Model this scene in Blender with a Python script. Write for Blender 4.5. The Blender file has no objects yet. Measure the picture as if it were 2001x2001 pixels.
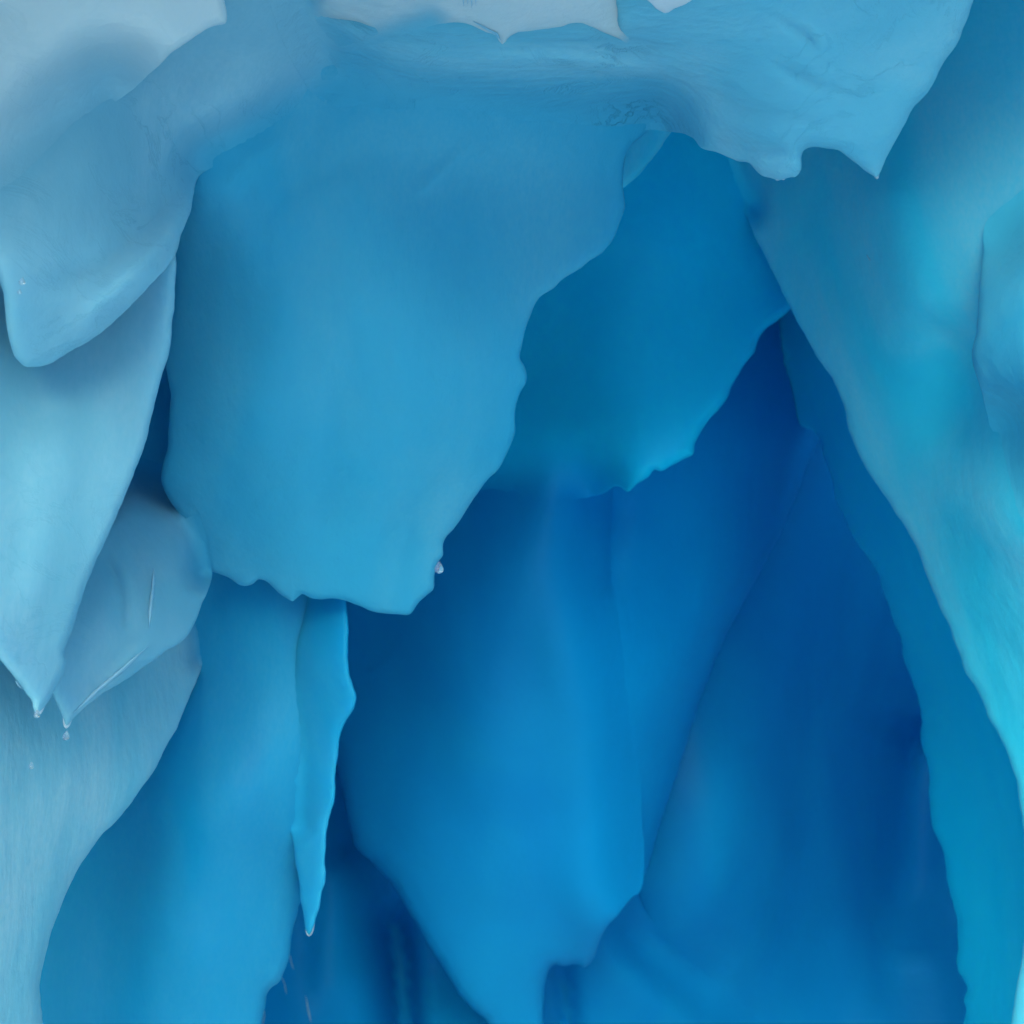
import bpy, math, random
import numpy as np
from mathutils import Vector, Matrix
from mathutils.geometry import delaunay_2d_cdt

random.seed(7)
sc = bpy.context.scene
COL = sc.collection

# ------------------------------------------------------------------ camera
HALF = math.tan(math.radians(22.5))
PITCH = math.radians(18)
CAMZ = 1.6
cam = bpy.data.cameras.new('camera')
cam.sensor_width = 36
cam.angle = math.radians(45)
cam.clip_start = 0.05
cam.clip_end = 5000
cam.dof.use_dof = True
cam.dof.focus_distance = 4.6
cam.dof.aperture_fstop = 1.8
cam_o = bpy.data.objects.new('camera', cam)
cam_o.location = (0, 0, CAMZ)
cam_o.rotation_euler = (math.pi / 2 + PITCH, 0, 0)
COL.objects.link(cam_o)
sc.camera = cam_o

# ------------------------------------------------------------------ daylight of an overcast day
SUN_EL, SUN_AZ = math.radians(24), math.radians(-10)      # behind the camera, from its left
w = bpy.data.worlds.new('World')
sc.world = w
w.use_nodes = True
nt = w.node_tree
bg = nt.nodes['Background']
sky = nt.nodes.new('ShaderNodeTexSky')
sky.sky_type = 'NISHITA'
sky.sun_disc = False
sky.air_density = 0.7
sky.dust_density = 4.0
sky.ozone_density = 0.5
sky.sun_elevation = SUN_EL
sky.sun_rotation = math.pi + SUN_AZ * -1
nt.links.new(sky.outputs[0], bg.inputs[0])
bg.inputs[1].default_value = 0.15
sun = bpy.data.lights.new('sun', 'SUN')
sun.energy = 0.5
sun.angle = math.radians(60)
sun.color = (1.0, 0.97, 0.93)
so = bpy.data.objects.new('sun', sun)
COL.objects.link(so)
# light travels from behind-left of the camera into the cave and downward
dirv = Vector((math.sin(-SUN_AZ) * math.cos(SUN_EL), math.cos(SUN_AZ) * math.cos(SUN_EL), -math.sin(SUN_EL)))
so.rotation_euler = dirv.to_track_quat('-Z', 'Y').to_euler()
sc.view_settings.view_transform = 'Standard'
sc.view_settings.look = 'None'
sc.view_settings.exposure = 0.9
sc.view_settings.gamma = 1
sc.cycles.max_bounces = 8
sc.cycles.diffuse_bounces = 6
sc.cycles.use_adaptive_sampling = True
sc.cycles.adaptive_threshold = 0.02
sc.cycles.use_denoising = True


# ------------------------------------------------------------------ helpers
def unproject(u, v, d):
    """arrays of photo coordinates and depth -> world points"""
    x = (u - 1000.5) / 1000.5 * HALF * d
    z = -(v - 1000.5) / 1000.5 * HALF * d
    y = d
    c, s = math.cos(PITCH), math.sin(PITCH)
    return np.stack([x, y * c - z * s, y * s + z * c + CAMZ], -1)


_perm = np.random.RandomState(3).permutation(4096)


def _hash(ix, iy, seed):
    return _perm[(_perm[(ix + seed * 57) & 4095] + iy) & 4095]


def perlin(x, y, seed=0):
    ix, iy = np.floor(x).astype(int), np.floor(y).astype(int)
    fx, fy = x - ix, y - iy
    sx, sy = fx * fx * fx * (fx * (fx * 6 - 15) + 10), fy * fy * fy * (fy * (fy * 6 - 15) + 10)

    def g(a, b):
        h = _hash(ix + a, iy + b, seed) * (2 * math.pi / 4096)
        return np.cos(h) * (fx - a) + np.sin(h) * (fy - b)
    top = g(0, 0) * (1 - sx) + g(1, 0) * sx
    bot = g(0, 1) * (1 - sx) + g(1, 1) * sx
    return (top * (1 - sy) + bot * sy) * 1.4


def fbm(x, y, seed=0, n=3):
    r, a = 0, 1.0
    for k in range(n):
        r = r + a * perlin(x * 2 ** k, y * 2 ** k, seed + k)
        a *= 0.5
    return r


def tps(ctrl):
    """thin plate spline through (u, v, depth) points"""
    P = np.array(ctrl, float)
    X = P[:, :2] / 500.0
    n = len(P)

    def U(r2):
        return np.where(r2 > 1e-12, r2 * np.log(np.maximum(r2, 1e-12)), 0)
    K = U(((X[:, None] - X[None]) ** 2).sum(-1)) + np.eye(n) * 0.02
    Q = np.hstack([np.ones((n, 1)), X])
    A = np.block([[K, Q], [Q.T, np.zeros((3, 3))]])
    sol = np.linalg.solve(A, np.concatenate([P[:, 2], np.zeros(3)]))

    def f(u, v):
        Y = np.stack([u, v], -1) / 500.0
        R = U(((Y[:, None] - X[None]) ** 2).sum(-1))
        return R @ sol[:n] + sol[n] + Y @ sol[n + 1:]
    return f


def seg_dist(u, v, a, b):
    ax, ay = a
    dx, dy = b[0] - ax, b[1] - ay
    t = np.clip(((u - ax) * dx + (v - ay) * dy) / (dx * dx + dy * dy + 1e-9), 0, 1)
    return np.hypot(u - ax - t * dx, v - ay - t * dy), t


def smooth_outline(pts, step, seed, jitter):
    P = np.array(pts, float)
    n = len(P)
    out = []
    for i in range(n):
        p0, p1, p2, p3 = P[i - 1], P[i], P[(i + 1) % n], P[(i + 2) % n]
        L = np.hypot(*(p2 - p1))
        k = max(1, int(L / step))
        if L > 150:                                   # long hidden edges stay straight
            for j in range(k):
                out.append(p1 + (p2 - p1) * j / k)
            continue
        d1, d2 = max(np.hypot(*(p1 - p0)), 1), max(np.hypot(*(p3 - p2)), 1)
        m1 = ((p2 - p1) / L + (p1 - p0) / d1) * 0.5 * L
        m2 = ((p2 - p1) / L + (p3 - p2) / d2) * 0.5 * L
        for j in range(k):
            t = j / k
            t2, t3 = t * t, t * t * t
            out.append((2 * t3 - 3 * t2 + 1) * p1 + (t3 - 2 * t2 + t) * m1 + (-2 * t3 + 3 * t2) * p2 + (t3 - t2) * m2)
    O = np.array(out)
    if jitter:
        T = np.roll(O, -1, 0) - np.roll(O, 1, 0)
        T /= np.maximum(np.hypot(T[:, 0], T[:, 1])[:, None], 1e-6)
        Nn = np.stack([-T[:, 1], T[:, 0]], -1)
        O = O + Nn * (fbm(O[:, 0] / 45 + 3.3, O[:, 1] / 45, seed, 3) * jitter)[:, None]
    return O


def boundary_dist(u, v, O):
    best = np.full(len(u), 1e9)
    A, B = O, np.roll(O, -1, 0)
    D = B - A
    L2 = np.maximum((D ** 2).sum(1), 1e-9)
    for s in range(0, len(u), 2000):
        U, V = u[s:s + 2000, None], v[s:s + 2000, None]
        t = np.clip(((U - A[:, 0]) * D[:, 0] + (V - A[:, 1]) * D[:, 1]) / L2, 0, 1)
        d = np.hypot(U - A[:, 0] - t * D[:, 0], V - A[:, 1] - t * D[:, 1])
        best[s:s + 2000] = d.min(1)
    return best


def inside(u, v, O):
    r = np.zeros(len(u), bool)
    n = len(O)
    for i in range(n):
        x1, y1 = O[i]
        x2, y2 = O[(i + 1) % n]
        if y1 == y2:
            continue
        c = ((y1 > v) != (y2 > v)) & (u < (x2 - x1) * (v - y1) / (y2 - y1) + x1)
        r ^= c
    return r


def link_mesh(name, verts, faces, mat, parent=None, origin=None):
    me = bpy.data.meshes.new(name)
    if origin is None:
        origin = np.array([verts[:, 0].mean(), verts[:, 1].mean(), verts[:, 2].min()])
    me.from_pydata((verts - origin).tolist(), [], faces)
    me.update()
    for p in me.polygons:
        p.use_smooth = True
    me.materials.append(mat)
    o = bpy.data.objects.new(name, me)
    o.location = origin
    COL.objects.link(o)
    if parent is not None:
        o.parent = parent
        o.location = Vector(origin) - parent.location
    return o


def no_seam(o):
    at = o.data.attributes.new('seam', 'FLOAT_COLOR', 'POINT')
    at.data.foreach_set('color', np.zeros(len(o.data.vertices) * 4))
    return at


def tag(o, label, cat, group=None):
    o['label'] = label
    o['category'] = cat
    if group:
        o['group'] = group
    return o


FULL, BASE, TINT, STORE = {}, {}, {}, {}


def poly_dist(u, v, pl):
    best = np.full(len(u), 1e9)
    tt = np.zeros(len(u))
    for i in range(len(pl) - 1):
        dd, t = seg_dist(u, v, pl[i], pl[i + 1])
        k = dd < best
        best[k], tt[k] = dd[k], ((i + t) / (len(pl) - 1))[k]
    return best, tt


def slab(name, outline, ctrl, mat, thick=0.45, rim=0.10, relief=0.03, scale=0.9, stretch=1.6, seed=1,
         ridges=(), grid=20, jitter=2.0, step=5, parent=None, fine=0.004, blends=()):
    """a solid tongue of ice: outline and depths measured off the photo, rounded rim, back face, real thickness.
    ridges: (list of points, width px, metres towards (-) or away from (+) the viewer)"""
    O = smooth_outline(outline, step, seed, jitter)
    lo, hi = O.min(0), O.max(0)
    gx, gy = np.meshgrid(np.arange(lo[0], hi[0], grid), np.arange(lo[1], hi[1], grid * 0.87))
    gx = gx + (np.arange(gx.shape[0])[:, None] % 2) * grid / 2
    gu, gv = gx.ravel(), gy.ravel()
    # finer points inside the part that the photograph shows best
    m = inside(gu, gv, O)
    gu, gv = gu[m], gv[m]
    bd = boundary_dist(gu, gv, O)
    m = bd > grid * 1.35
    pts = [np.stack([gu[m], gv[m]], -1)]
    T = np.roll(O, -1, 0) - np.roll(O, 1, 0)
    T /= np.maximum(np.hypot(T[:, 0], T[:, 1])[:, None], 1e-6)
    area = 0.5 * np.sum(O[:, 0] * np.roll(O[:, 1], -1) - np.roll(O[:, 0], -1) * O[:, 1])
    Nn = np.stack([-T[:, 1], T[:, 0]], -1) * (1 if area > 0 else -1)
    for dist in (1.2, 3.2, 6.5, 11.5, 18):
        if dist > grid * 1.2:
            break
        q = O + Nn * dist
        ok = inside(q[:, 0], q[:, 1], O) & (boundary_dist(q[:, 0], q[:, 1], O) > dist * 0.85)
        if dist > 6:
            ok &= (np.arange(len(q)) % 2 == 0)
        pts.append(q[ok])
    P = np.concatenate([O] + pts)
    n = len(O)
    res = delaunay_2d_cdt([Vector(p) for p in P.tolist()], [(i, (i + 1) % n) for i in range(n)], [], 1, 1e-4)
    V2 = np.array([tuple(p) for p in res[0]])
    F = [tuple(f) for f in res[2]]
    u, v = V2[:, 0], V2[:, 1]
    f = tps(ctrl)

    def field(u, v):
        base = f(u, v)
        pxm = HALF * base / 1000.5                    # metres per pixel
        xs, ys = u * pxm, v * pxm
        d = base + relief * fbm(xs / scale * stretch, ys / scale, seed, 2) + fine * fbm(xs * 6 * stretch, ys * 5, seed + 9, 3)
        for pl, wd, amp in ridges:
            best, tt = poly_dist(u, v, pl)
            d = d + amp * np.exp(-(best / wd) ** 2) * np.clip(np.sin(np.pi * np.clip(tt, 0.04, 0.96)) * 1.6, 0, 1)
        wt = np.ones(len(u))
        col = np.zeros((len(u), 4))
        for other, pl, wd, *src in blends:                  # grow smoothly out of the ice behind
            od = FULL[other.name](u, v)
            best, _ = poly_dist(u, v, pl)
            t = np.clip(best / wd, 0, 1)
            ww = t * t * t * (t * (t * 6 - 15) + 10)
            d = od * (1 - ww) + d * ww - 0.007 + 0.013 * (1 - np.clip(best / 70, 0, 1)) ** 2
            k = (1 - ww) > col[:, 3]
            col[k, :3] = TINT[(src[0] if src else other).name](u[k], v[k])
            col[k, 3] = (1 - ww)[k]
            wt = wt * ww
        return d, wt, col, pxm

    def full(u, v):
        d = field(u, v)[0]
        if blends:
            out = ~inside(u, v, O)
            if out.any():
                d[out] = FULL[blends[0][0].name](u[out], v[out])
        return d

    def tint(u, v):
        c = field(u, v)[2]
        r = np.array(BASE[mat.name])[None] * (1 - c[:, 3:]) + c[:, :3] * c[:, 3:]
        if blends and len(u):
            out = ~inside(u, v, O)
            if out.any():
                r[out] = TINT[blends[0][0].name](u[out], v[out])
        return r
    d, wt, col, pxm = field(u, v)
    bdm = boundary_dist(u, v, O) * pxm
    t = np.clip(bdm / rim, 0, 1)
    prof = 1 - np.sqrt(np.maximum(1 - (1 - t) ** 2, 0))
    front = d + rim * prof * wt
    tb = np.clip(bdm / max(thick * 0.5, rim), 0, 1)
    back = d + rim + (thick - rim) * np.sqrt(1 - (1 - tb) ** 2) + 0.001
    on = bdm < 1e-5
    A = unproject(u, v, front)
    B = unproject(u, v, back)
    idx = np.full(len(u), -1)
    nb = np.flatnonzero(~on)
    idx[nb] = len(u) + np.arange(len(nb))
    idx[on] = np.flatnonzero(on)
    W = np.concatenate([A, B[nb]])
    # orientation: front faces must look at the camera
    faces = []
    for fa in F:
        a, b, c = [V2[i] for i in fa[:3]]
        cr = (b[0] - a[0]) * (c[1] - a[1]) - (b[1] - a[1]) * (c[0] - a[0])
        ff = fa if cr < 0 else fa[::-1]
        faces.append(tuple(ff))
        g = tuple(int(idx[i]) for i in ff[::-1])
        if not all(on[i] for i in fa):
            faces.append(g)
    o = link_mesh(name, W, faces, mat, parent)
    FULL[o.name], TINT[o.name] = full, tint
    STORE[o.name] = (np.concatenate([u, u[nb]]), np.concatenate([v, v[nb]]), [b[0] for b in blends])
    o.data.attributes.new('join', 'FLOAT', 'POINT')
    for other, pl, wd, *src in blends:
        for tgt in [other] + STORE[other.name][2]:
            tu, tv, _ = STORE[tgt.name]
            ja = tgt.data.attributes['join']
            cur = np.empty(len(tu), np.float32)
            ja.data.foreach_get('value', cur)
            t = np.clip(poly_dist(tu, tv, pl)[0] / wd, 0, 1)
            ja.data.foreach_set('value', np.maximum(cur, 1 - t * t * (3 - 2 * t)).astype(np.float32))
    if blends:
        me = o.data
        lo_w = set(np.flatnonzero(on & (wt < 0.5)).tolist())
        ev = np.empty(len(me.edges) * 2, np.int32)
        me.edges.foreach_get('vertices', ev)
        ev = ev.reshape(-1, 2)
        sh = np.array([a in lo_w and b in lo_w for a, b in ev.tolist()])
        sa = me.attributes.new('sharp_edge', 'BOOLEAN', 'EDGE')
        sa.data.foreach_set('value', sh)
    at = no_seam(o)
    at.data.foreach_set('color', np.concatenate([col, col[nb]]).ravel())
    return o


# ------------------------------------------------------------------ materials
def ice(name, base, frost, amount=0.5, rough=0.5, scale=1.4, sss=0.7, streak=(1.0, 1.0, 0.45), bump=0.25, spec=0.15, veins=0.0):
    m = bpy.data.materials.new(name)
    BASE[name] = [b_ + (f_ - b_) * amount * 0.5 for b_, f_ in zip(base, frost)]
    m.use_nodes = True
    N, L = m.node_tree.nodes, m.node_tree.links
    b = N['Principled BSDF']
    tc = N.new('ShaderNodeTexCoord')
    geo = N.new('ShaderNodeNewGeometry')
    mp = N.new('ShaderNodeMapping')
    mp.inputs['Scale'].default_value = streak
    L.new(geo.outputs['Position'], mp.inputs[0])
    n1 = N.new('ShaderNodeTexNoise')
    n1.inputs['Scale'].default_value = scale
    n1.inputs['Detail'].default_value = 6
    n1.inputs['Roughness'].default_value = 0.5
    n1.inputs['Distortion'].default_value = 0.6
    L.new(mp.outputs[0], n1.inputs[0])
    r1 = N.new('ShaderNodeMapRange')
    r1.interpolation_type = 'SMOOTHSTEP'
    r1.inputs[1].default_value = 0.32
    r1.inputs[2].default_value = 0.70
    r1.inputs[3].default_value = 0.0
    r1.inputs[4].default_value = amount
    L.new(n1.outputs[0], r1.inputs[0])
    # fine grain of air bubbles, only breaks up the frost
    n2 = N.new('ShaderNodeTexNoise')
    n2.inputs['Scale'].default_value = 60
    n2.inputs['Detail'].default_value = 3
    L.new(mp.outputs[0], n2.inputs[0])
    mul = N.new('ShaderNodeMath')
    mul.operation = 'MULTIPLY'
    mr = N.new('ShaderNodeMapRange')
    mr.inputs[1].default_value = 0.3
    mr.inputs[2].default_value = 0.7
    mr.inputs[3].default_value = 0.75
    mr.inputs[4].default_value = 1.25
    L.new(n2.outputs[0], mr.inputs[0])
    L.new(r1.outputs[0], mul.inputs[0])
    L.new(mr.outputs[0], mul.inputs[1])
    mix = N.new('ShaderNodeMix')
    mix.data_type = 'RGBA'
    mix.inputs[6].default_value = (*base, 1)
    mix.inputs[7].default_value = (*frost, 1)
    L.new(mul.outputs[0], mix.inputs[0])
    n3 = N.new('ShaderNodeTexNoise')
    n3.inputs['Scale'].default_value = 9
    n3.inputs['Detail'].default_value = 7
    n3.inputs['Roughness'].default_value = 0.55
    L.new(mp.outputs[0], n3.inputs[0])
    colour, height = mix.outputs[2], n3.outputs[0]
    if veins:                                          # thin wandering cracks where the surface melted and froze again
        mpv = N.new('ShaderNodeMapping')
        mpv.inputs['Scale'].default_value = (1.0, 1.0, 1.5)
        mpv.inputs['Rotation'].default_value = (0, 0.5, 0)
        L.new(geo.outputs['Position'], mpv.inputs[0])
        nv = N.new('ShaderNodeTexNoise')
        nv.inputs['Scale'].default_value = 2.6
        nv.inputs['Detail'].default_value = 7
        nv.inputs['Roughness'].default_value = 0.6
        nv.inputs['Distortion'].default_value = 1.2
        L.new(mpv.outputs[0], nv.inputs[0])
        sb = N.new('ShaderNodeMath')
        sb.operation = 'SUBTRACT'
        sb.inputs[1].default_value = 0.5
        L.new(nv.outputs[0], sb.inputs[0])
        ab = N.new('ShaderNodeMath')
        ab.operation = 'ABSOLUTE'
        L.new(sb.outputs[0], ab.inputs[0])
        mv = N.new('ShaderNodeMapRange')
        mv.inputs[1].default_value = 0.0
        mv.inputs[2].default_value = 0.022
        mv.inputs[3].default_value = 1.0
        mv.inputs[4].default_value = 0.0
        L.new(ab.outputs[0], mv.inputs[0])
        nm = N.new('ShaderNodeTexNoise')
        nm.inputs['Scale'].default_value = 1.7
        nm.inputs['Detail'].default_value = 3
        L.new(geo.outputs['Position'], nm.inputs[0])
        mm = N.new('ShaderNodeMapRange')
        mm.inputs[1].default_value = 0.44
        mm.inputs[2].default_value = 0.66
        mm.inputs[3].default_value = 0.0
        mm.inputs[4].default_value = veins
        L.new(nm.outputs[0], mm.inputs[0])
        vm = N.new('ShaderNodeMath')
        vm.operation = 'MULTIPLY'
        L.new(mv.outputs[0], vm.inputs[0])
        L.new(mm.outputs[0], vm.inputs[1])
        mc = N.new('ShaderNodeMix')
        mc.data_type = 'RGBA'
        mc.inputs[7].default_value = (base[0] * 0.25, base[1] * 0.55, base[2] * 0.65, 1)
        L.new(vm.outputs[0], mc.inputs[0])
        L.new(colour, mc.inputs[6])
        colour = mc.outputs[2]
        hs = N.new('ShaderNodeMath')
        hs.operation = 'SUBTRACT'
        L.new(height, hs.inputs[0])
        L.new(vm.outputs[0], hs.inputs[1])
        height = hs.outputs[0]
    at = N.new('ShaderNodeAttribute')
    at.attribute_name = 'seam'
    mx2 = N.new('ShaderNodeMix')
    mx2.data_type = 'RGBA'
    L.new(at.outputs['Alpha'], mx2.inputs[0])
    L.new(colour, mx2.inputs[6])
    L.new(at.outputs['Color'], mx2.inputs[7])
    L.new(mx2.outputs[2], b.inputs['Base Color'])
    if sss:
        ab2 = N.new('ShaderNodeAttribute')             # where two masses have grown into one, light does not leak at the join
        ab2.attribute_name = 'join'
        mxx = N.new('ShaderNodeMath')
        mxx.operation = 'MAXIMUM'
        L.new(at.outputs['Alpha'], mxx.inputs[0])
        L.new(ab2.outputs['Fac'], mxx.inputs[1])
        wgt = N.new('ShaderNodeMapRange')
        wgt.inputs[1].default_value = 0.0
        wgt.inputs[2].default_value = 0.7
        wgt.inputs[3].default_value = sss
        wgt.inputs[4].default_value = 0.0
        L.new(mxx.outputs[0], wgt.inputs[0])
        L.new(wgt.outputs[0], b.inputs['Subsurface Weight'])
        b.inputs['Subsurface Radius'].default_value = (0.7, 0.85, 1.0)
        b.inputs['Subsurface Scale'].default_value = 0.14
    b.inputs['Roughness'].default_value = rough
    b.inputs['IOR'].default_value = 1.31
    b.inputs['Specular IOR Level'].default_value = spec
    bp = N.new('ShaderNodeBump')
    bp.inputs['Strength'].default_value = bump
    bp.inputs['Distance'].default_value = 0.02
    L.new(height, bp.inputs['Height'])
    L.new(bp.outputs[0], b.inputs['Normal'])
    return m


PALE = ice('pale_frosted_ice', (0.46, 0.66, 0.73), (0.56, 0.71, 0.76), 0.8, bump=0.5, veins=0.1)
ROOF = ice('grey_blue_roof_ice', (0.12, 0.50, 0.69), (0.22, 0.58, 0.74), 0.8, streak=(0.5, 1, 1.4), veins=0.25, bump=0.8)
BAND = ice('blue_grey_fold_ice', (0.18, 0.50, 0.66), (0.28, 0.57, 0.71), 0.7, bump=0.4, veins=0.25)
CURT = ice('clear_blue_curtain_ice', (0.028, 0.37, 0.61), (0.08, 0.42, 0.62), 0.8, bump=0.45)
SIDE = ice('turquoise_wall_ice', (0.020, 0.55, 0.79), (0.12, 0.58, 0.79), 0.9, bump=0.4)
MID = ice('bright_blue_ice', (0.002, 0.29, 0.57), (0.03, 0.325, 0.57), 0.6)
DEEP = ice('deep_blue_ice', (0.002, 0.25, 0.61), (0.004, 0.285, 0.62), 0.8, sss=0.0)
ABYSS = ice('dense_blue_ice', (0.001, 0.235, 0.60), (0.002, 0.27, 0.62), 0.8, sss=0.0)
SNOW = ice('white_firn', (0.64, 0.76, 0.84), (0.74, 0.84, 0.88), 0.8, rough=0.7, sss=0.0)
WHITE = ice('milky_ice', (0.48, 0.70, 0.82), (0.6, 0.77, 0.85), 0.8, sss=0.0)
STREAK = ice('refrozen_melt_ice', (0.22, 0.55, 0.74), (0.34, 0.62, 0.77), 0.8, sss=0.0)
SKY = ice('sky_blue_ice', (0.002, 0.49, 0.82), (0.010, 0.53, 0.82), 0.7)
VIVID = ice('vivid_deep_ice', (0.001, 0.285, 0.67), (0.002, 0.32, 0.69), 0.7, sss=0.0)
GLACIER = ice('pale_glacier_ice', (0.36, 0.76, 0.94), (0.46, 0.80, 0.95), 0.8, sss=0.0)
DAMP = ice('damp_pale_ice', (0.12, 0.43, 0.60), (0.23, 0.51, 0.66), 0.8, veins=0.1)
WALL = ice('frosted_wall_ice', (0.13, 0.53, 0.70), (0.30, 0.62, 0.74), 0.9, bump=0.5, streak=(1.2, 1.2, 0.5))

dropm = bpy.data.materials.new('clear_water')
dropm.use_nodes = True
pb = dropm.node_tree.nodes['Principled BSDF']
pb.inputs['Base Color'].default_value = (0.85, 0.95, 1, 1)
pb.inputs['Roughness'].default_value = 0.02
pb.inputs['IOR'].default_value = 1.33
pb.inputs['Transmission Weight'].default_value = 0.92
pb.inputs['Specular IOR Level'].default_value = 1.0

# ------------------------------------------------------------------ the glacier that holds the cave, and the snow in front of it
def glacier():
    nu, nv = 120, 60
    verts, faces = [], []
    for j in range(nv + 1):
        s = j / nv
        y = 5.2 + 9.8 * math.sin(s * math.pi / 2)
        r = 5.4 * (math.cos(s * math.pi / 2) ** 0.5 if s < 1 else 0) + 0.02
        for i in range(nu):
            a = 2 * math.pi * i / nu
            x, z = r * math.cos(a) * 1.05, 1.6 + y * math.tan(PITCH) * 0.55 + r * math.sin(a)
            q = max(0.0, 1 - j / 6.0)                # the mouth: an unseen lip added round the hanging ice to block stray light
            if q > 0:
                e = 0.6 * math.exp(-((a - 0.65) / 0.5) ** 2)      # widened at upper right to let more skylight in
                mx, mz = (3.1 + e) * math.cos(a), 1.9 + (3.4 + e) * math.sin(a)
                my = 2.3 - 0.35 * math.sin(a)
                q = q * q * (3 - 2 * q)
                x, y2, z = x + (mx - x) * q, y + (my - y) * q, z + (mz - z) * q
            else:
                y2 = y
            verts.append((x, y2, z))
    V = np.array(verts)
    an = np.arctan2(V[:, 2] - 3, V[:, 0])
    k = fbm(an * 3 + 20, V[:, 1] * 0.8, 5, 3)
    V[:, 0] *= 1 + 0.07 * k
    inner = len(V)
    ctr = np.array([0, 0, 4.0])
    W = V.copy()
    W[:, 0] = W[:, 0] * 1.6
    W[:, 2] = (W[:, 2] - ctr[2]) * 1.6 + ctr[2] + 0.5
    W[:, 1] = 5.2 + (W[:, 1] - 5.2) * 1.25 + 0.3
    for j in range(nv):
        for i in range(nu):
            a, b = j * nu + i, j * nu + (i + 1) % nu
            c, d = b + nu, a + nu
            m = V[[a, b, c, d]].mean(0)
            if 1.3 < m[0] < 4.8 and 4.4 < m[1] < 8.2 and m[2] > 4.6:      # unseen hole added to let skylight down onto the right wall
                continue
            faces.append((a, b, c, d))
            faces.append((inner + d, inner + c, inner + b, inner + a))
    for i in range(nu):
        a, b = i, (i + 1) % nu
        faces.append((b, a, inner + a, inner + b))
    o = link_mesh('glacier', np.concatenate([V, W]), faces, GLACIER)
    no_seam(o)
    o['kind'] = 'structure'
    return o


glacier()


def snow_ground():
    xs = np.concatenate([[-1500, -400, -120, -40], np.linspace(-14, 14, 57), [40, 120, 400, 1500]])
    ys = np.concatenate([[-1500, -400, -120, -40], np.linspace(-14, 22, 73), [60, 150, 400, 1500]])
    X, Y = np.meshgrid(xs, ys)
    Z = 0.12 * fbm(X.ravel() * 0.35, Y.ravel() * 0.35, 11, 4)
    V = np.stack([X.ravel(), Y.ravel(), Z], -1)
    nx = len(xs)
    F = [(j * nx + i, j * nx + i + 1, (j + 1) * nx + i + 1, (j + 1) * nx + i) for j in range(len(ys) - 1) for i in range(nx - 1)]
    o = link_mesh('ground', V, F, SNOW, origin=np.zeros(3))
    no_seam(o)
    o['kind'] = 'structure'


snow_ground()

# ------------------------------------------------------------------ the hanging ice, from the back of the cave forward
CG = 'folded ice curtains of the cave'

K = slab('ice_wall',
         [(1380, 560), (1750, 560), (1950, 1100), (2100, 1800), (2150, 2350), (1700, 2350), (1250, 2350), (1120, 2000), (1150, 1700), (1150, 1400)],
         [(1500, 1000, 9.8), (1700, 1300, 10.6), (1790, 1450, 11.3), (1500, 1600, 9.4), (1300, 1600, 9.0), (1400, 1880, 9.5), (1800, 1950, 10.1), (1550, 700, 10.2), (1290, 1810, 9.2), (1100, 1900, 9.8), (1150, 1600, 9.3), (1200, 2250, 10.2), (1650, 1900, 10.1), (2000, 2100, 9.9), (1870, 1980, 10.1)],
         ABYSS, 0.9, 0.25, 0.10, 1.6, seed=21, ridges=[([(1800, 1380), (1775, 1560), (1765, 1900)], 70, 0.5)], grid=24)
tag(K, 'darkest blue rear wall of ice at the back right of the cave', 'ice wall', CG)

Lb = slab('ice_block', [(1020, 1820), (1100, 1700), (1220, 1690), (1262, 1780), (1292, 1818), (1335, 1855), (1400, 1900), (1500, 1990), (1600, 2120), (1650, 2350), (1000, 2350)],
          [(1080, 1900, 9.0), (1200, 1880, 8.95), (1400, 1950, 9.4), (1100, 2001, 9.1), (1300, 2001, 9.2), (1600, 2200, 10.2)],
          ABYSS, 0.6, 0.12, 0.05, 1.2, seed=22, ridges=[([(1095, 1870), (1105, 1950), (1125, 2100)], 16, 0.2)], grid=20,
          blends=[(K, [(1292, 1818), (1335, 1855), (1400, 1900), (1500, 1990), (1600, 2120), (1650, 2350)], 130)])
tag(Lb, 'low block of blue ice beneath the notched tip of the long middle curtain', 'ice block', CG)

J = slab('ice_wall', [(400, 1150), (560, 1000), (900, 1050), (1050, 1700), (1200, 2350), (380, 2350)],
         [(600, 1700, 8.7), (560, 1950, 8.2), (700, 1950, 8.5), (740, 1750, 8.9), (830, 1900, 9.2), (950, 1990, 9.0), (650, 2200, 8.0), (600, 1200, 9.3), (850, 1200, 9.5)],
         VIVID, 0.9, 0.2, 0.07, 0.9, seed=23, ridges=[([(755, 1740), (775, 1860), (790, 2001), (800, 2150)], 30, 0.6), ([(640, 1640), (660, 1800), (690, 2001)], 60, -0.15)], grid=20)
tag(J, 'dark blue low wall with a narrow crevice, behind the hanging icicle at lower left', 'ice wall', CG)

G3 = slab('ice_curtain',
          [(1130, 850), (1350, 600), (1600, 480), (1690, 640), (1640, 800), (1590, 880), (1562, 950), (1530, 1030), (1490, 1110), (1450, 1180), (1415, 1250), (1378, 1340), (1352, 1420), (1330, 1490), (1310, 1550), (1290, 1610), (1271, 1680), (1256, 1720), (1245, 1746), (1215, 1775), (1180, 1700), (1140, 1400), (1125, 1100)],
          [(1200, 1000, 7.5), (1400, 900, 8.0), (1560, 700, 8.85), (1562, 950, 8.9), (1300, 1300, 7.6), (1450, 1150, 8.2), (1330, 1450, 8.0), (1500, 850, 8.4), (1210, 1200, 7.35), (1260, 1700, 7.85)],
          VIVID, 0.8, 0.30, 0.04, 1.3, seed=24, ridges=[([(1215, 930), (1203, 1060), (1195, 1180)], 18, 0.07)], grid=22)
tag(G3, 'smooth deep blue curtain inside the cave below the ragged edge of the upper blue curtain', 'ice curtain', CG)

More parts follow.
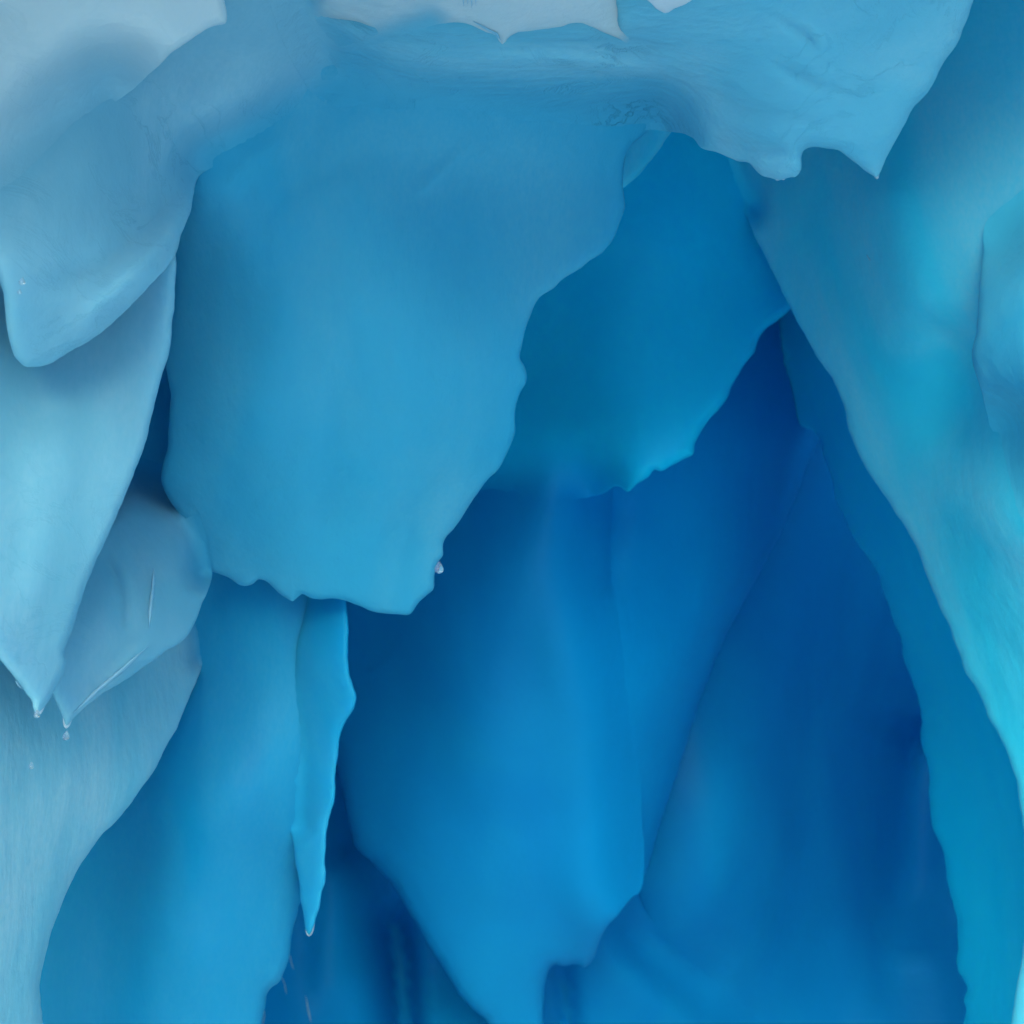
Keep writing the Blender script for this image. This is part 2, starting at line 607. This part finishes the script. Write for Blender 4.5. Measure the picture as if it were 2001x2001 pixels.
G2 = slab('ice_curtain',
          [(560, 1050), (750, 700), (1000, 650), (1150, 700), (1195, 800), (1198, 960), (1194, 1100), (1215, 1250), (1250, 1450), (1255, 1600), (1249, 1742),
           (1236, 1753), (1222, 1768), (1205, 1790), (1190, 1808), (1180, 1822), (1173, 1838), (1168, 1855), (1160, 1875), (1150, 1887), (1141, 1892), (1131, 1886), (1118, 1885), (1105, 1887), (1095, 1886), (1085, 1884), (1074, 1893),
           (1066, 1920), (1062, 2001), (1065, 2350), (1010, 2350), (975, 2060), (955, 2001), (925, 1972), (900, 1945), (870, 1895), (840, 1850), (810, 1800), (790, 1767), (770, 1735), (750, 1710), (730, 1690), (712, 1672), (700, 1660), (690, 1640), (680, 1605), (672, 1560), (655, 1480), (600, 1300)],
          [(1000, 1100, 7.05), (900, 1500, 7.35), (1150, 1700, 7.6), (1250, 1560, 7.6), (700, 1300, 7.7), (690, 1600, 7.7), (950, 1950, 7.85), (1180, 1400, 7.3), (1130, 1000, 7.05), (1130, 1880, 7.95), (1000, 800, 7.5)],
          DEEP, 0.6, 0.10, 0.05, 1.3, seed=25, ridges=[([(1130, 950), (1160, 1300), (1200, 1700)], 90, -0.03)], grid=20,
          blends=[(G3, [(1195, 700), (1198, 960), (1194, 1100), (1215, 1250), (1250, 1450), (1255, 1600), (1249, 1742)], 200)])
tag(G2, 'long blue curtain in the middle, tapering to a notched tip at the bottom', 'ice curtain', CG)

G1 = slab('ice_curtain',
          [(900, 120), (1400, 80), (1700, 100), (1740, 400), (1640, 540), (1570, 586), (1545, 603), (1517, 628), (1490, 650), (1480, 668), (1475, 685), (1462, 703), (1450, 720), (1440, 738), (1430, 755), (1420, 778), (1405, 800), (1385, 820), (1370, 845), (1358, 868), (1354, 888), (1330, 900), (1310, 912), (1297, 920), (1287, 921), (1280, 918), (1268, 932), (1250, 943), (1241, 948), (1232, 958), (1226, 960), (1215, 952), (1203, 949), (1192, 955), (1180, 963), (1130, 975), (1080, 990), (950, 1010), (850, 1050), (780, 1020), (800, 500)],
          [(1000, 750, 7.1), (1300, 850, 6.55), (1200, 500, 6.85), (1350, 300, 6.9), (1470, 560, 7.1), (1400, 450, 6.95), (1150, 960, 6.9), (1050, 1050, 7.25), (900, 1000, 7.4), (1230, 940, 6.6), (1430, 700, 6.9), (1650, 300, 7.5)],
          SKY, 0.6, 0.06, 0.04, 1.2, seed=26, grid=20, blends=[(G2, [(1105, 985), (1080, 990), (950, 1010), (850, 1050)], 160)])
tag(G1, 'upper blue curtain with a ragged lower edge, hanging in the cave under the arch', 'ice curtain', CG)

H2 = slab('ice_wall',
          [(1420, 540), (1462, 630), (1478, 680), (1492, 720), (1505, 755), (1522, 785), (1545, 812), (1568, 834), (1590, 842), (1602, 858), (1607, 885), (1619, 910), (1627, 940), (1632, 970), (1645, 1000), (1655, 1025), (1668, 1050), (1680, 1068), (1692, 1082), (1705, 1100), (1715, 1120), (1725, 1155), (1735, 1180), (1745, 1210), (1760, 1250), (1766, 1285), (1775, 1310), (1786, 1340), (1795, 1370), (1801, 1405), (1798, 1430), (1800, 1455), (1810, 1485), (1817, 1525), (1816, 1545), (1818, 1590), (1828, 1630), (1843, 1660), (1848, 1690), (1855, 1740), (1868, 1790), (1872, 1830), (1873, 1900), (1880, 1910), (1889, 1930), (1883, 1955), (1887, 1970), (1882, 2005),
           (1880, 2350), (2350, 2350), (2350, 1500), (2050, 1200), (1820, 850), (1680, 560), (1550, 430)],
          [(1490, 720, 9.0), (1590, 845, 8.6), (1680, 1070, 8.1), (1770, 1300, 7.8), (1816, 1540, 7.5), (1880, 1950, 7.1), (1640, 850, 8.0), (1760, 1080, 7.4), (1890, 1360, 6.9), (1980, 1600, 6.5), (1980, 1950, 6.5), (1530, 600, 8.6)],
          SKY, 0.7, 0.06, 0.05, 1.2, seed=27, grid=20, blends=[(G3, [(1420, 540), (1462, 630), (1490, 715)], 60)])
tag(H2, 'narrow blue wall slanting down the right of the cave beside the darkest recess', 'ice wall', CG)

H = slab('ice_wall',
         [(1360, 200), (1400, 310), (1446, 400), (1462, 432), (1475, 460), (1490, 490), (1510, 530), (1528, 570), (1545, 603), (1560, 632), (1580, 665), (1600, 700), (1625, 738), (1640, 770), (1652, 805), (1658, 835), (1668, 865), (1682, 892), (1700, 928), (1715, 950), (1733, 975), (1755, 1008), (1772, 1035), (1782, 1050), (1795, 1075), (1802, 1100), (1815, 1135), (1830, 1170), (1840, 1195), (1852, 1215), (1862, 1245), (1875, 1280), (1885, 1310), (1900, 1335), (1912, 1355), (1922, 1375), (1932, 1405), (1945, 1425), (1957, 1447), (1968, 1470), (1978, 1500), (1988, 1530), (1992, 1565), (1997, 1600), (2001, 1640), (2005, 1720), (2004, 1810), (1996, 1880), (1986, 1930), (1976, 2001), (1965, 2350), (2600, 2350), (2600, -500), (1500, -500), (1400, -50)],
         [(1440, 400, 7.05), (1545, 603, 6.75), (1660, 830, 6.4), (1800, 1080, 6.1), (1920, 1370, 5.8), (2000, 1600, 5.5), (1980, 1980, 5.4), (1700, 400, 5.95), (1850, 100, 5.75), (1850, 850, 5.75), (1950, 1000, 5.35), (2300, 800, 4.8), (1900, 300, 5.5), (1600, 450, 6.4), (2300, 1800, 4.8), (2300, 0, 5.1), (1750, 650, 5.9), (1880, 720, 5.65)],
         SIDE, 0.8, 0.03, 0.05, 1.0, seed=28, blends=[(G1, [(1360, 200), (1400, 310), (1446, 400)], 70)], ridges=[([(1720, 330), (1765, 480), (1810, 660)], 60, -0.06), ([(1905, 640), (1860, 720), (1840, 900)], 70, 0.07)], grid=20)
tag(H, 'tall turquoise side wall of ice running down the right side of the cave', 'ice wall', CG)

H3 = slab('ice_curtain',
          [(2600, 100), (2150, 270), (1985, 380), (1932, 430), (1919, 462), (1921, 490), (1916, 530), (1913, 570), (1909, 620), (1906, 655), (1900, 675), (1898, 690), (1901, 710), (1908, 735), (1918, 765), (1926, 800), (1934, 830), (1944, 855), (1952, 890), (1965, 960), (1990, 1100), (2040, 1300), (2600, 1500)],
          [(1920, 480, 5.3), (1900, 690, 5.1), (2000, 600, 4.85), (1945, 870, 5.2), (1965, 1000, 5.35), (2300, 700, 4.4), (2000, 400, 5.1), (2000, 900, 5.0)],
          CURT, 0.5, 0.03, 0.03, 0.9, seed=29, grid=20, blends=[(H, [(2600, 100), (2150, 270), (1985, 380), (1936, 425)], 150), (H, [(1945, 855), (1950, 890), (1965, 960), (1990, 1100), (2040, 1300), (2600, 1500)], 130)])
tag(H3, 'pale blue curtain at the right margin, in front of the turquoise side wall', 'ice curtain', CG)

D2 = slab('ice_fin', [(1150, 200), (1335, 180), (1320, 245), (1300, 275), (1280, 305), (1255, 335), (1238, 352), (1225, 363), (1212, 372), (1150, 420), (1100, 300)],
          [(1150, 300, 5.9), (1310, 250, 6.0), (1225, 363, 5.9), (1200, 200, 5.7)], SIDE, 0.3, 0.05, 0.01, 0.6, seed=30, grid=14)
tag(D2, 'small bright turquoise fin of ice at the top of the arch', 'ice fin', CG)

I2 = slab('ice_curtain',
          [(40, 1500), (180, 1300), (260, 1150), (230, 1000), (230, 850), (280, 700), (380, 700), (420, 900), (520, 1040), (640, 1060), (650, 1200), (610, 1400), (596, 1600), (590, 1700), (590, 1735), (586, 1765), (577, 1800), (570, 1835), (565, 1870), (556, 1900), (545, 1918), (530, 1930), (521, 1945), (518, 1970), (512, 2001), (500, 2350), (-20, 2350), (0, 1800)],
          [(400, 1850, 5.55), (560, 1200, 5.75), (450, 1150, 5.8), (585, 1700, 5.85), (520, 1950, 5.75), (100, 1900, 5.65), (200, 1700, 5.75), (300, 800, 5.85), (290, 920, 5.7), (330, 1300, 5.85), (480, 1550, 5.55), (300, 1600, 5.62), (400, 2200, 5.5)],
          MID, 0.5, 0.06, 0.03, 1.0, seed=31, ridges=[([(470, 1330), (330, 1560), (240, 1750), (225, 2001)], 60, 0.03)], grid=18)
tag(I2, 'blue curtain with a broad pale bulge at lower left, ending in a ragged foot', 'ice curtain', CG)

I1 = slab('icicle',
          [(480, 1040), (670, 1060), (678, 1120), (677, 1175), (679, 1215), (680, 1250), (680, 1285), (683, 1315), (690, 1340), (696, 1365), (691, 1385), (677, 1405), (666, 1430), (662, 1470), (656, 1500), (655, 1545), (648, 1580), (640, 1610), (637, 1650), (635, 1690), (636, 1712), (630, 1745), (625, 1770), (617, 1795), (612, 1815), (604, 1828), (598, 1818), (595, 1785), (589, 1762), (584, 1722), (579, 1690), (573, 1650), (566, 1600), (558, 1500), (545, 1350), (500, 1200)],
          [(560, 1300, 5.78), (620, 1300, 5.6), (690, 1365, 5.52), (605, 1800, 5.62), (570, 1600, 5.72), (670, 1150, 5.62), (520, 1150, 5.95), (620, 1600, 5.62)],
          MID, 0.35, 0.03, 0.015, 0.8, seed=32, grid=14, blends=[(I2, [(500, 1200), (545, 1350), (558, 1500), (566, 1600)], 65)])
tag(I1, 'long blue icicle tongue tapering to a point, hanging under the big central curtain', 'icicle', CG)

E = slab('ice_wall',
         [(-700, 1150), (-100, 1200), (50, 1250), (200, 1230), (330, 1170), (385, 1180), (402, 1230), (403, 1280), (392, 1312), (372, 1360), (350, 1410), (325, 1460), (300, 1505), (270, 1550), (240, 1590), (200, 1632), (172, 1668), (150, 1705), (130, 1742), (115, 1785), (100, 1822), (86, 1880), (77, 1920), (80, 1955), (83, 2001), (85, 2350), (-700, 2350)],
         [(400, 1280, 5.82), (250, 1500, 5.05), (130, 1400, 4.8), (0, 1400, 4.4), (0, 1800, 4.25), (80, 1950, 4.45), (-400, 1600, 3.3), (150, 1700, 4.75), (330, 1250, 5.6), (0, 2300, 4.1), (-500, 2300, 3.2)],
         WALL, 0.6, 0.06, 0.03, 0.9, seed=33, grid=18, blends=[(I2, [(330, 1170), (385, 1180), (402, 1230), (404, 1275)], 60)])
tag(E, 'pale blue wall of ice filling the lower left corner, under the dripping tips', 'ice wall', CG)

D = slab('ice_curtain',
         [(270, 280), (370, 210), (520, 150), (640, 120), (740, 70), (800, -100), (1300, -150), (1330, 100), (1310, 225), (1275, 248), (1252, 268), (1235, 285), (1225, 302), (1219, 328), (1217, 350), (1219, 380), (1221, 408), (1212, 435), (1200, 465), (1187, 483), (1175, 497), (1152, 509), (1135, 525), (1112, 537), (1096, 548), (1085, 560), (1066, 572), (1055, 582), (1044, 600), (1033, 625), (1025, 652), (1018, 685), (1016, 700), (1025, 716), (1029, 735), (1027, 750), (1018, 765), (1010, 785), (1006, 805), (1006, 840), (998, 870), (986, 897), (970, 920), (946, 945), (925, 975), (905, 1010), (887, 1033), (871, 1050), (866, 1062), (866, 1085), (856, 1100), (850, 1120), (846, 1152), (834, 1162), (820, 1175), (812, 1187), (801, 1200), (775, 1201), (735, 1196), (705, 1185), (677, 1175), (650, 1169), (622, 1171), (606, 1168), (590, 1160), (580, 1168), (572, 1175), (558, 1168), (545, 1158), (530, 1142), (518, 1134), (505, 1132), (492, 1142), (470, 1143), (450, 1130), (430, 1122), (411, 1115), (400, 1105), (388, 1080), (367, 1040), (347, 1000), (327, 970), (316, 945), (318, 910), (327, 880), (330, 840), (331, 800), (335, 775), (327, 735), (323, 710), (330, 650), (335, 600), (338, 550), (330, 480), (290, 380)],
         [(340, 500, 5.05), (330, 900, 5.2), (400, 1100, 5.46), (390, 350, 4.86), (700, 600, 4.95), (700, 1150, 5.38), (1000, 700, 5.15), (1200, 400, 5.4), (850, 1050, 5.4), (600, 250, 5.05), (1000, 250, 5.1), (1260, 260, 5.35), (700, 0, 4.68), (1100, 0, 4.68), (900, 120, 4.88), (420, 240, 4.86), (300, 200, 5.0), (520, 800, 4.98), (380, 650, 5.06)],
         CURT, 0.45, 0.03, 0.03, 1.1, seed=34, ridges=[([(690, 700), (660, 900), (640, 1100)], 45, 0.035), ([(980, 240), (870, 330), (800, 400)], 14, -0.014), ([(600, 240), (500, 305), (400, 400)], 20, -0.014), ([(760, 280), (600, 360), (470, 470)], 26, 0.012), ([(560, 500), (540, 750), (500, 1000)], 40, -0.012), ([(820, 450), (800, 750), (760, 1080)], 50, -0.012)], grid=13, jitter=1.6)
tag(D, 'broad blue curtain in the centre with a jagged lower hem and scalloped right edge', 'ice curtain', CG)

C2 = slab('ice_curtain',
          [(413, 1108), (413, 1130), (405, 1155), (395, 1180), (385, 1207), (372, 1235), (350, 1258), (330, 1268), (310, 1285), (285, 1300), (255, 1322), (235, 1335), (205, 1352), (185, 1368), (165, 1383), (148, 1398), (138, 1410), (130, 1418), (125, 1408), (118, 1390), (105, 1360), (90, 1320), (70, 1250), (50, 1150), (60, 1050), (120, 950), (200, 895), (270, 880), (325, 900), (365, 950), (402, 1040)],
          [(260, 850, 5.6), (240, 1000, 5.0), (330, 1000, 5.32), (400, 1110, 5.2), (300, 1200, 4.75), (130, 1415, 4.35), (200, 1100, 4.7), (100, 1300, 4.3), (360, 1200, 4.95), (300, 920, 5.5)],
          DAMP, 0.35, 0.03, 0.02, 0.7, seed=35, blends=[(D, [(325, 900), (365, 950), (402, 1040), (413, 1108)], 75), (I2, [(120, 950), (200, 895), (270, 880), (325, 900)], 130)], ridges=[([(300, 1100), (297, 1180), (290, 1240)], 7, -0.02), ([(200, 1060), (240, 1160), (240, 1240)], 12, 0.03), ([(300, 1240), (220, 1320), (140, 1400)], 14, -0.03)], grid=14)
tag(C2, 'folded blue grey curtain between two curtains at left, ending in a dripping tip', 'ice curtain', CG)

C = slab('ice_curtain',
         [(341, 490), (343, 540), (341, 590), (336, 640), (330, 690), (319, 728), (310, 760), (300, 800), (288, 850), (270, 905), (252, 950), (235, 990), (218, 1030), (200, 1070), (182, 1110), (165, 1155), (152, 1195), (140, 1235), (128, 1262), (125, 1275), (128, 1290), (122, 1320), (110, 1345), (102, 1360), (92, 1376), (80, 1388), (72, 1395), (66, 1385), (62, 1370), (50, 1352), (30, 1325), (10, 1300), (-40, 1250), (-150, 1180), (-700, 1100), (-700, 350), (150, 380), (280, 430)],
         [(340, 505, 4.4), (200, 560, 4.4), (0, 750, 4.1), (200, 900, 4.2), (310, 750, 4.4), (75, 1390, 3.95), (0, 1250, 3.8), (-400, 800, 3.3), (150, 1150, 4.1), (70, 650, 4.25)],
         DAMP, 0.35, 0.03, 0.025, 0.8, seed=36, ridges=[([(120, 800), (90, 1000), (60, 1250)], 60, -0.03)], grid=16)
tag(C, 'tall pale curtain at the left margin, tapering down to a dripping point', 'ice curtain', CG)

B = slab('ice_fold',
         [(-700, -500), (640, -500), (690, -200), (720, -20), (735, 80), (690, 160), (620, 215), (560, 250), (480, 295), (420, 325), (388, 345), (378, 380), (368, 425), (352, 462), (341, 503), (315, 535), (290, 562), (265, 588), (240, 612), (215, 635), (190, 655), (165, 672), (130, 690), (100, 708), (75, 716), (50, 716), (30, 700), (18, 660), (10, 620), (5, 570), (-10, 530), (-60, 480), (-200, 420), (-700, 350)],
         [(50, 690, 3.95), (0, 500, 3.75), (300, 540, 4.15), (388, 345, 4.80), (560, 225, 5.0), (470, 225, 4.8), (440, 120, 4.66), (640, 60, 4.75), (600, -200, 4.2), (200, 300, 4.22), (300, 250, 4.52), (200, 500, 4.05), (200, 640, 4.1), (-300, 200, 3.7), (0, 0, 4.2), (250, 0, 4.36), (0, 250, 4.12), (-300, -200, 4.0), (-500, 300, 3.5), (300, 430, 4.42), (470, 0, 4.35), (690, 140, 5.1), (100, 680, 4.0)],
         BAND, 0.35, 0.04, 0.025, 0.8, seed=38, blends=[(D, [(640, -500), (690, -200), (720, -20), (735, 80), (690, 160), (620, 215), (560, 250), (480, 295), (432, 318)], 120)], ridges=[([(380, 345), (300, 440), (200, 520), (80, 560)], 26, 0.03), ([(370, 360), (330, 460), (220, 570), (120, 660)], 22, -0.03), ([(560, 130), (400, 220), (250, 330)], 50, -0.03)], grid=12)
tag(B, 'long blue grey fold sweeping from the roof down to a rounded tip at left', 'ice fold', CG)

F = slab('ice_roof',
         [(440, -700), (2000, -700), (1940, -250), (1915, -60), (1902, 0), (1893, 28), (1885, 48), (1873, 80), (1862, 98), (1840, 130), (1823, 165), (1810, 185), (1785, 212), (1765, 245), (1745, 285), (1732, 308), (1724, 328), (1713, 347), (1701, 342), (1690, 334), (1660, 310), (1636, 293), (1612, 289), (1573, 293), (1568, 302), (1564, 332), (1555, 345), (1540, 348), (1525, 351), (1508, 347), (1490, 343), (1478, 334), (1463, 319), (1440, 314), (1402, 298), (1370, 288), (1360, 275), (1352, 268), (1318, 258), (1290, 256), (1262, 254), (1200, 262), (1000, 252), (800, 240), (700, 225), (620, 190), (565, 110), (525, 0), (470, -200)],
         [(900, -500, 3.0), (1500, -500, 3.0), (640, 0, 4.35), (900, 0, 4.15), (1300, 0, 4.1), (1700, 0, 4.3), (900, 120, 4.6), (1250, 120, 4.55), (900, 200, 5.04), (1250, 245, 5.15), (1100, 220, 5.03), (700, 190, 5.02), (700, 100, 4.75), (1000, 300, 5.4), (700, 260, 5.3),
          (1400, 290, 4.85), (1520, 345, 4.7), (1710, 340, 4.75), (1880, 40, 4.55), (1600, 150, 4.4), (600, 100, 4.95), (540, 60, 4.9)],
         ROOF, 0.9, 0.06, 0.03, 0.8, stretch=0.7, seed=37, blends=[(B, [(440, -700), (470, -200), (525, 0), (565, 110), (620, 190), (700, 225)], 170), (B, [(700, 225), (800, 240), (1000, 252), (1200, 262), (1262, 254)], 150)], ridges=[([(800, 90), (1000, 85), (1200, 95), (1310, 100)], 22, 0.05), ([(1370, 270), (1450, 290), (1560, 295)], 16, 0.04), ([(1520, 35), (1570, 60), (1600, 100)], 10, 0.02), ([(1510, 120), (1570, 150), (1625, 175)], 10, 0.018), ([(720, 72), (900, 98), (1100, 84), (1200, 108), (1335, 116)], 10, 0.022), ([(760, 112), (950, 128), (1150, 152), (1400, 192), (1560, 262)], 14, 0.014), ([(1250, 140), (1450, 205), (1640, 245)], 15, 0.012), ([(1000, 165), (1200, 190), (1320, 230)], 12, 0.010)], grid=12, fine=0.010)
tag(F, 'overhanging grey blue roof of ice across the top, with two pointed lobes at right', 'ice roof', CG)

A = slab('ice_lobe',
         [(-700, -700), (440, -700), (430, -150), (436, -50), (438, 0), (442, 25), (440, 46), (422, 50), (402, 58), (376, 75), (350, 93), (330, 108), (300, 138), (270, 165), (240, 190), (215, 208), (185, 226), (150, 255), (100, 310), (40, 370), (-100, 460), (-700, 520)],
         [(0, 0, 3.8), (300, 0, 3.95), (440, 45, 4.12), (330, 108, 4.05), (240, 190, 4.03), (150, 255, 4.02), (60, 330, 4.02), (-100, 440, 3.9), (-500, 0, 3.1), (200, -500, 3.0), (-600, 500, 3.3)],
         PALE, 0.5, 0.04, 0.025, 0.7, seed=39, grid=16, blends=[(B, [(215, 208), (150, 255), (100, 310), (40, 370), (-100, 460), (-700, 520)], 200)])
tag(A, 'palest lobe of ice hanging in the upper left corner over the long fold', 'ice lobe', CG)

Oo = slab('ice_ledge',
          [(560, -700), (1700, -700), (1520, -120), (1420, -20), (1350, 30), (1310, 52), (1262, 78), (1240, 88), (1200, 72), (1165, 56), (1140, 47), (1115, 46), (1090, 52), (1060, 57), (1030, 60), (1006, 65), (991, 75), (982, 86), (975, 80), (968, 70), (950, 63), (930, 53), (912, 46), (880, 44), (820, 56), (740, 85), (660, 100), (600, 40), (580, -150)],
          [(640, 60, 4.85), (800, 50, 4.32), (980, 70, 4.25), (1120, 40, 4.2), (1240, 80, 4.42), (1320, 40, 4.35), (1000, 0, 4.0), (1000, -400, 2.9), (1400, -100, 3.9), (660, 0, 4.22)],
          PALE, 0.4, 0.03, 0.02, 0.5, stretch=0.8, seed=40, blends=[(F, [(840, 50), (820, 56), (740, 85), (660, 100), (600, 40), (580, -150), (560, -700)], 60), (F, [(1240, 88), (1262, 78), (1310, 52), (1350, 30), (1420, -20), (1520, -120), (1700, -700)], 50)], grid=11, fine=0.008)
tag(Oo, 'pale rough ledge of ice along the top edge above the roof crease', 'ice ledge', CG)

Pp = slab('snow_patch', [(1250, -60), (1262, -5), (1274, 8), (1286, 20), (1300, 26), (1318, 18), (1345, 6), (1375, -20), (1400, -80)],
          [(1300, 0, 3.97), (1300, -60, 3.7), (1345, 0, 4.05)], SNOW, 0.15, 0.03, 0.008, 0.3, seed=41, grid=8)
tag(Pp, 'small white wedge of snow at the top edge, right of the rough ledge', 'snow patch')


# ------------------------------------------------------------------ drops of meltwater
def drop(u, v, d, r, label, tail=1.7):
    c = unproject(np.array([u]), np.array([v]), np.array([d]))[0]
    R = r * HALF * d / 1000.5
    n, m = 20, 14
    verts, faces = [(0, 0, -R)], []
    for j in range(1, m):
        a = math.pi * j / m
        z = -math.cos(a)
        rr = math.sin(a) * (1 if z < 0 else (1 - z) ** 0.35 * 0.95)
        zz = z if z < 0 else z * tail
        for i in range(n):
            t = 2 * math.pi * i / n
            verts.append((rr * R * math.cos(t), rr * R * math.sin(t), zz * R))
    verts.append((0, 0, R * tail))
    top = len(verts) - 1
    for i in range(n):
        faces.append((0, 1 + (i + 1) % n, 1 + i))
        for j in range(m - 2):
            a, b = 1 + j * n + i, 1 + j * n + (i + 1) % n
            faces.append((a, b, b + n, a + n))
        a, b = 1 + (m - 2) * n + i, 1 + (m - 2) * n + (i + 1) % n
        faces.append((a, b, top))
    o = link_mesh('water_drop', np.array(verts) + c, faces, dropm)
    tag(o, label, 'water drop', 'drops of meltwater on the ice')
    return o


drop(43, 551, 3.62, 6, 'glinting water drop on the long fold near the left margin')
drop(38, 571, 3.62, 4, 'dark small water drop just below the glinting drop on the fold')
drop(858, 1112, 5.0, 9, 'glinting water drop clinging to the lower right edge of the central curtain')
drop(72, 1397, 3.9, 6, 'water drop at the point of the tall pale left curtain')
drop(129, 1440, 4.3, 7, 'water drop falling beneath the tip of the folded blue grey curtain')
drop(61, 1498, 4.3, 5, 'lowest water drop, falling in front of the lower left wall')


# ------------------------------------------------------------------ frozen trickles and drips that belong to their ice
def streak(parent, pts, wpx, name='meltwater_streak', mat=STREAK, lift=0.006, label=None):
    P = np.array(pts, float)
    t = np.linspace(0, len(P) - 1, (len(P) - 1) * 8 + 1)
    u, v = np.interp(t, range(len(P)), P[:, 0]), np.interp(t, range(len(P)), P[:, 1])
    n = len(u)
    T = np.stack([np.gradient(u), np.gradient(v)], -1)
    T /= np.hypot(T[:, 0], T[:, 1])[:, None]
    Nn = np.stack([-T[:, 1], T[:, 0]], -1)
    q = t / t[-1]
    ww = wpx * 0.5 * np.clip(np.sin(np.pi * np.clip(q, 0.02, 0.98)) * 1.5, 0.05, 1) * (0.8 + 0.3 * perlin(u / 9, v / 9, 5))
    rows = []
    for k, h in ((-1.0, 0.0), (-0.6, 0.7), (0, 1.0), (0.6, 0.7), (1.0, 0.0)):
        uu, vv = u + Nn[:, 0] * ww * k, v + Nn[:, 1] * ww * k
        d = FULL[parent.name](uu, vv)
        rows.append(unproject(uu, vv, d + 0.004 - (lift + 0.004) * h))
    rows.append(unproject(u, v, FULL[parent.name](u, v) + 0.02))
    V = np.concatenate(rows)
    F = []
    m = len(rows)
    for r in range(m):
        r2 = (r + 1) % m
        for i in range(n - 1):
            F.append((r * n + i, r2 * n + i, r2 * n + i + 1, r * n + i + 1))
    F.append(tuple(r * n for r in range(m))[::-1])
    F.append(tuple(r * n + n - 1 for r in range(m)))
    o = link_mesh(name, V, F, mat, parent)
    no_seam(o)
    if label:
        o['label'] = label
    return o


def drip(parent, u, v, r, length, d=None, name='frozen_drip', mat=WHITE):
    """a small frozen drip: round tip, narrow root buried in the ice"""
    if d is None:
        d = float(FULL[parent.name](np.array([float(u)]), np.array([float(v)]))[0]) + 0.04
    c = unproject(np.array([u]), np.array([v]), np.array([d]))[0]
    k = HALF * d / 1000.5
    n, m = 14, 12
    V, F = [(0, 0, 0)], []
    for j in range(1, m):
        q = j / (m - 1)
        rr = r * math.sqrt(max(0, 1 - (1 - min(q * 2.2, 1)) ** 2)) * (1 + 0.5 * q)
        for i in range(n):
            a = 2 * math.pi * i / n
            V.append((rr * k * math.cos(a) * (1 + 0.1 * math.sin(3 * a)), rr * k * math.sin(a), q * length * k))
    for i in range(n):
        F.append((0, 1 + (i + 1) % n, 1 + i))
        for j in range(m - 2):
            a, b = 1 + j * n + i, 1 + j * n + (i + 1) % n
            F.append((a, b, b + n, a + n))
    F.append(tuple(1 + (m - 2) * n + i for i in range(n)))
    o = link_mesh(name, np.array(V) + c, F, mat, parent)
    no_seam(o)
    return o


streak(C2, [(301, 1109), (299, 1150), (294, 1190), (291, 1228)], 9)
streak(C2, [(290, 1262), (240, 1308), (190, 1348), (145, 1392)], 9)
streak(C, [(31, 1330), (36, 1339), (44, 1347)], 4)
streak(J, [(597, 1945), (602, 1972), (608, 1999)], 5)
streak(J, [(566, 1862), (569, 1880), (574, 1896)], 4)
streak(J, [(548, 1905), (556, 1922), (560, 1945)], 4)
streak(J, [(514, 1960), (517, 1985), (512, 2010)], 4)
streak(H, [(1694, 498), (1697, 504), (1701, 510)], 3)
for x0, y1, w0 in ((905, 14, 3), (913, 10, 4), (921, 18, 3), (929, 12, 3)):
    streak(Oo, [(x0, -25), (x0, -8), (x0 + 1, y1)], w0)
streak(Oo, [(925, 42), (950, 56), (970, 66), (979, 80)], 6)
drip(F, 1520, 353, 5, 22)
drip(F, 1531, 352, 4, 20)
drip(F, 1714, 350, 4, 22)
drip(I1, 604, 1830, 7, 34, d=5.66, name='icicle_tip')
drip(C, 74, 1398, 8, 40, d=4.0, name='icicle_tip')
drip(C2, 129, 1424, 7, 40, d=4.40, name='icicle_tip')
drip(Oo, 981, 90, 4, 22)
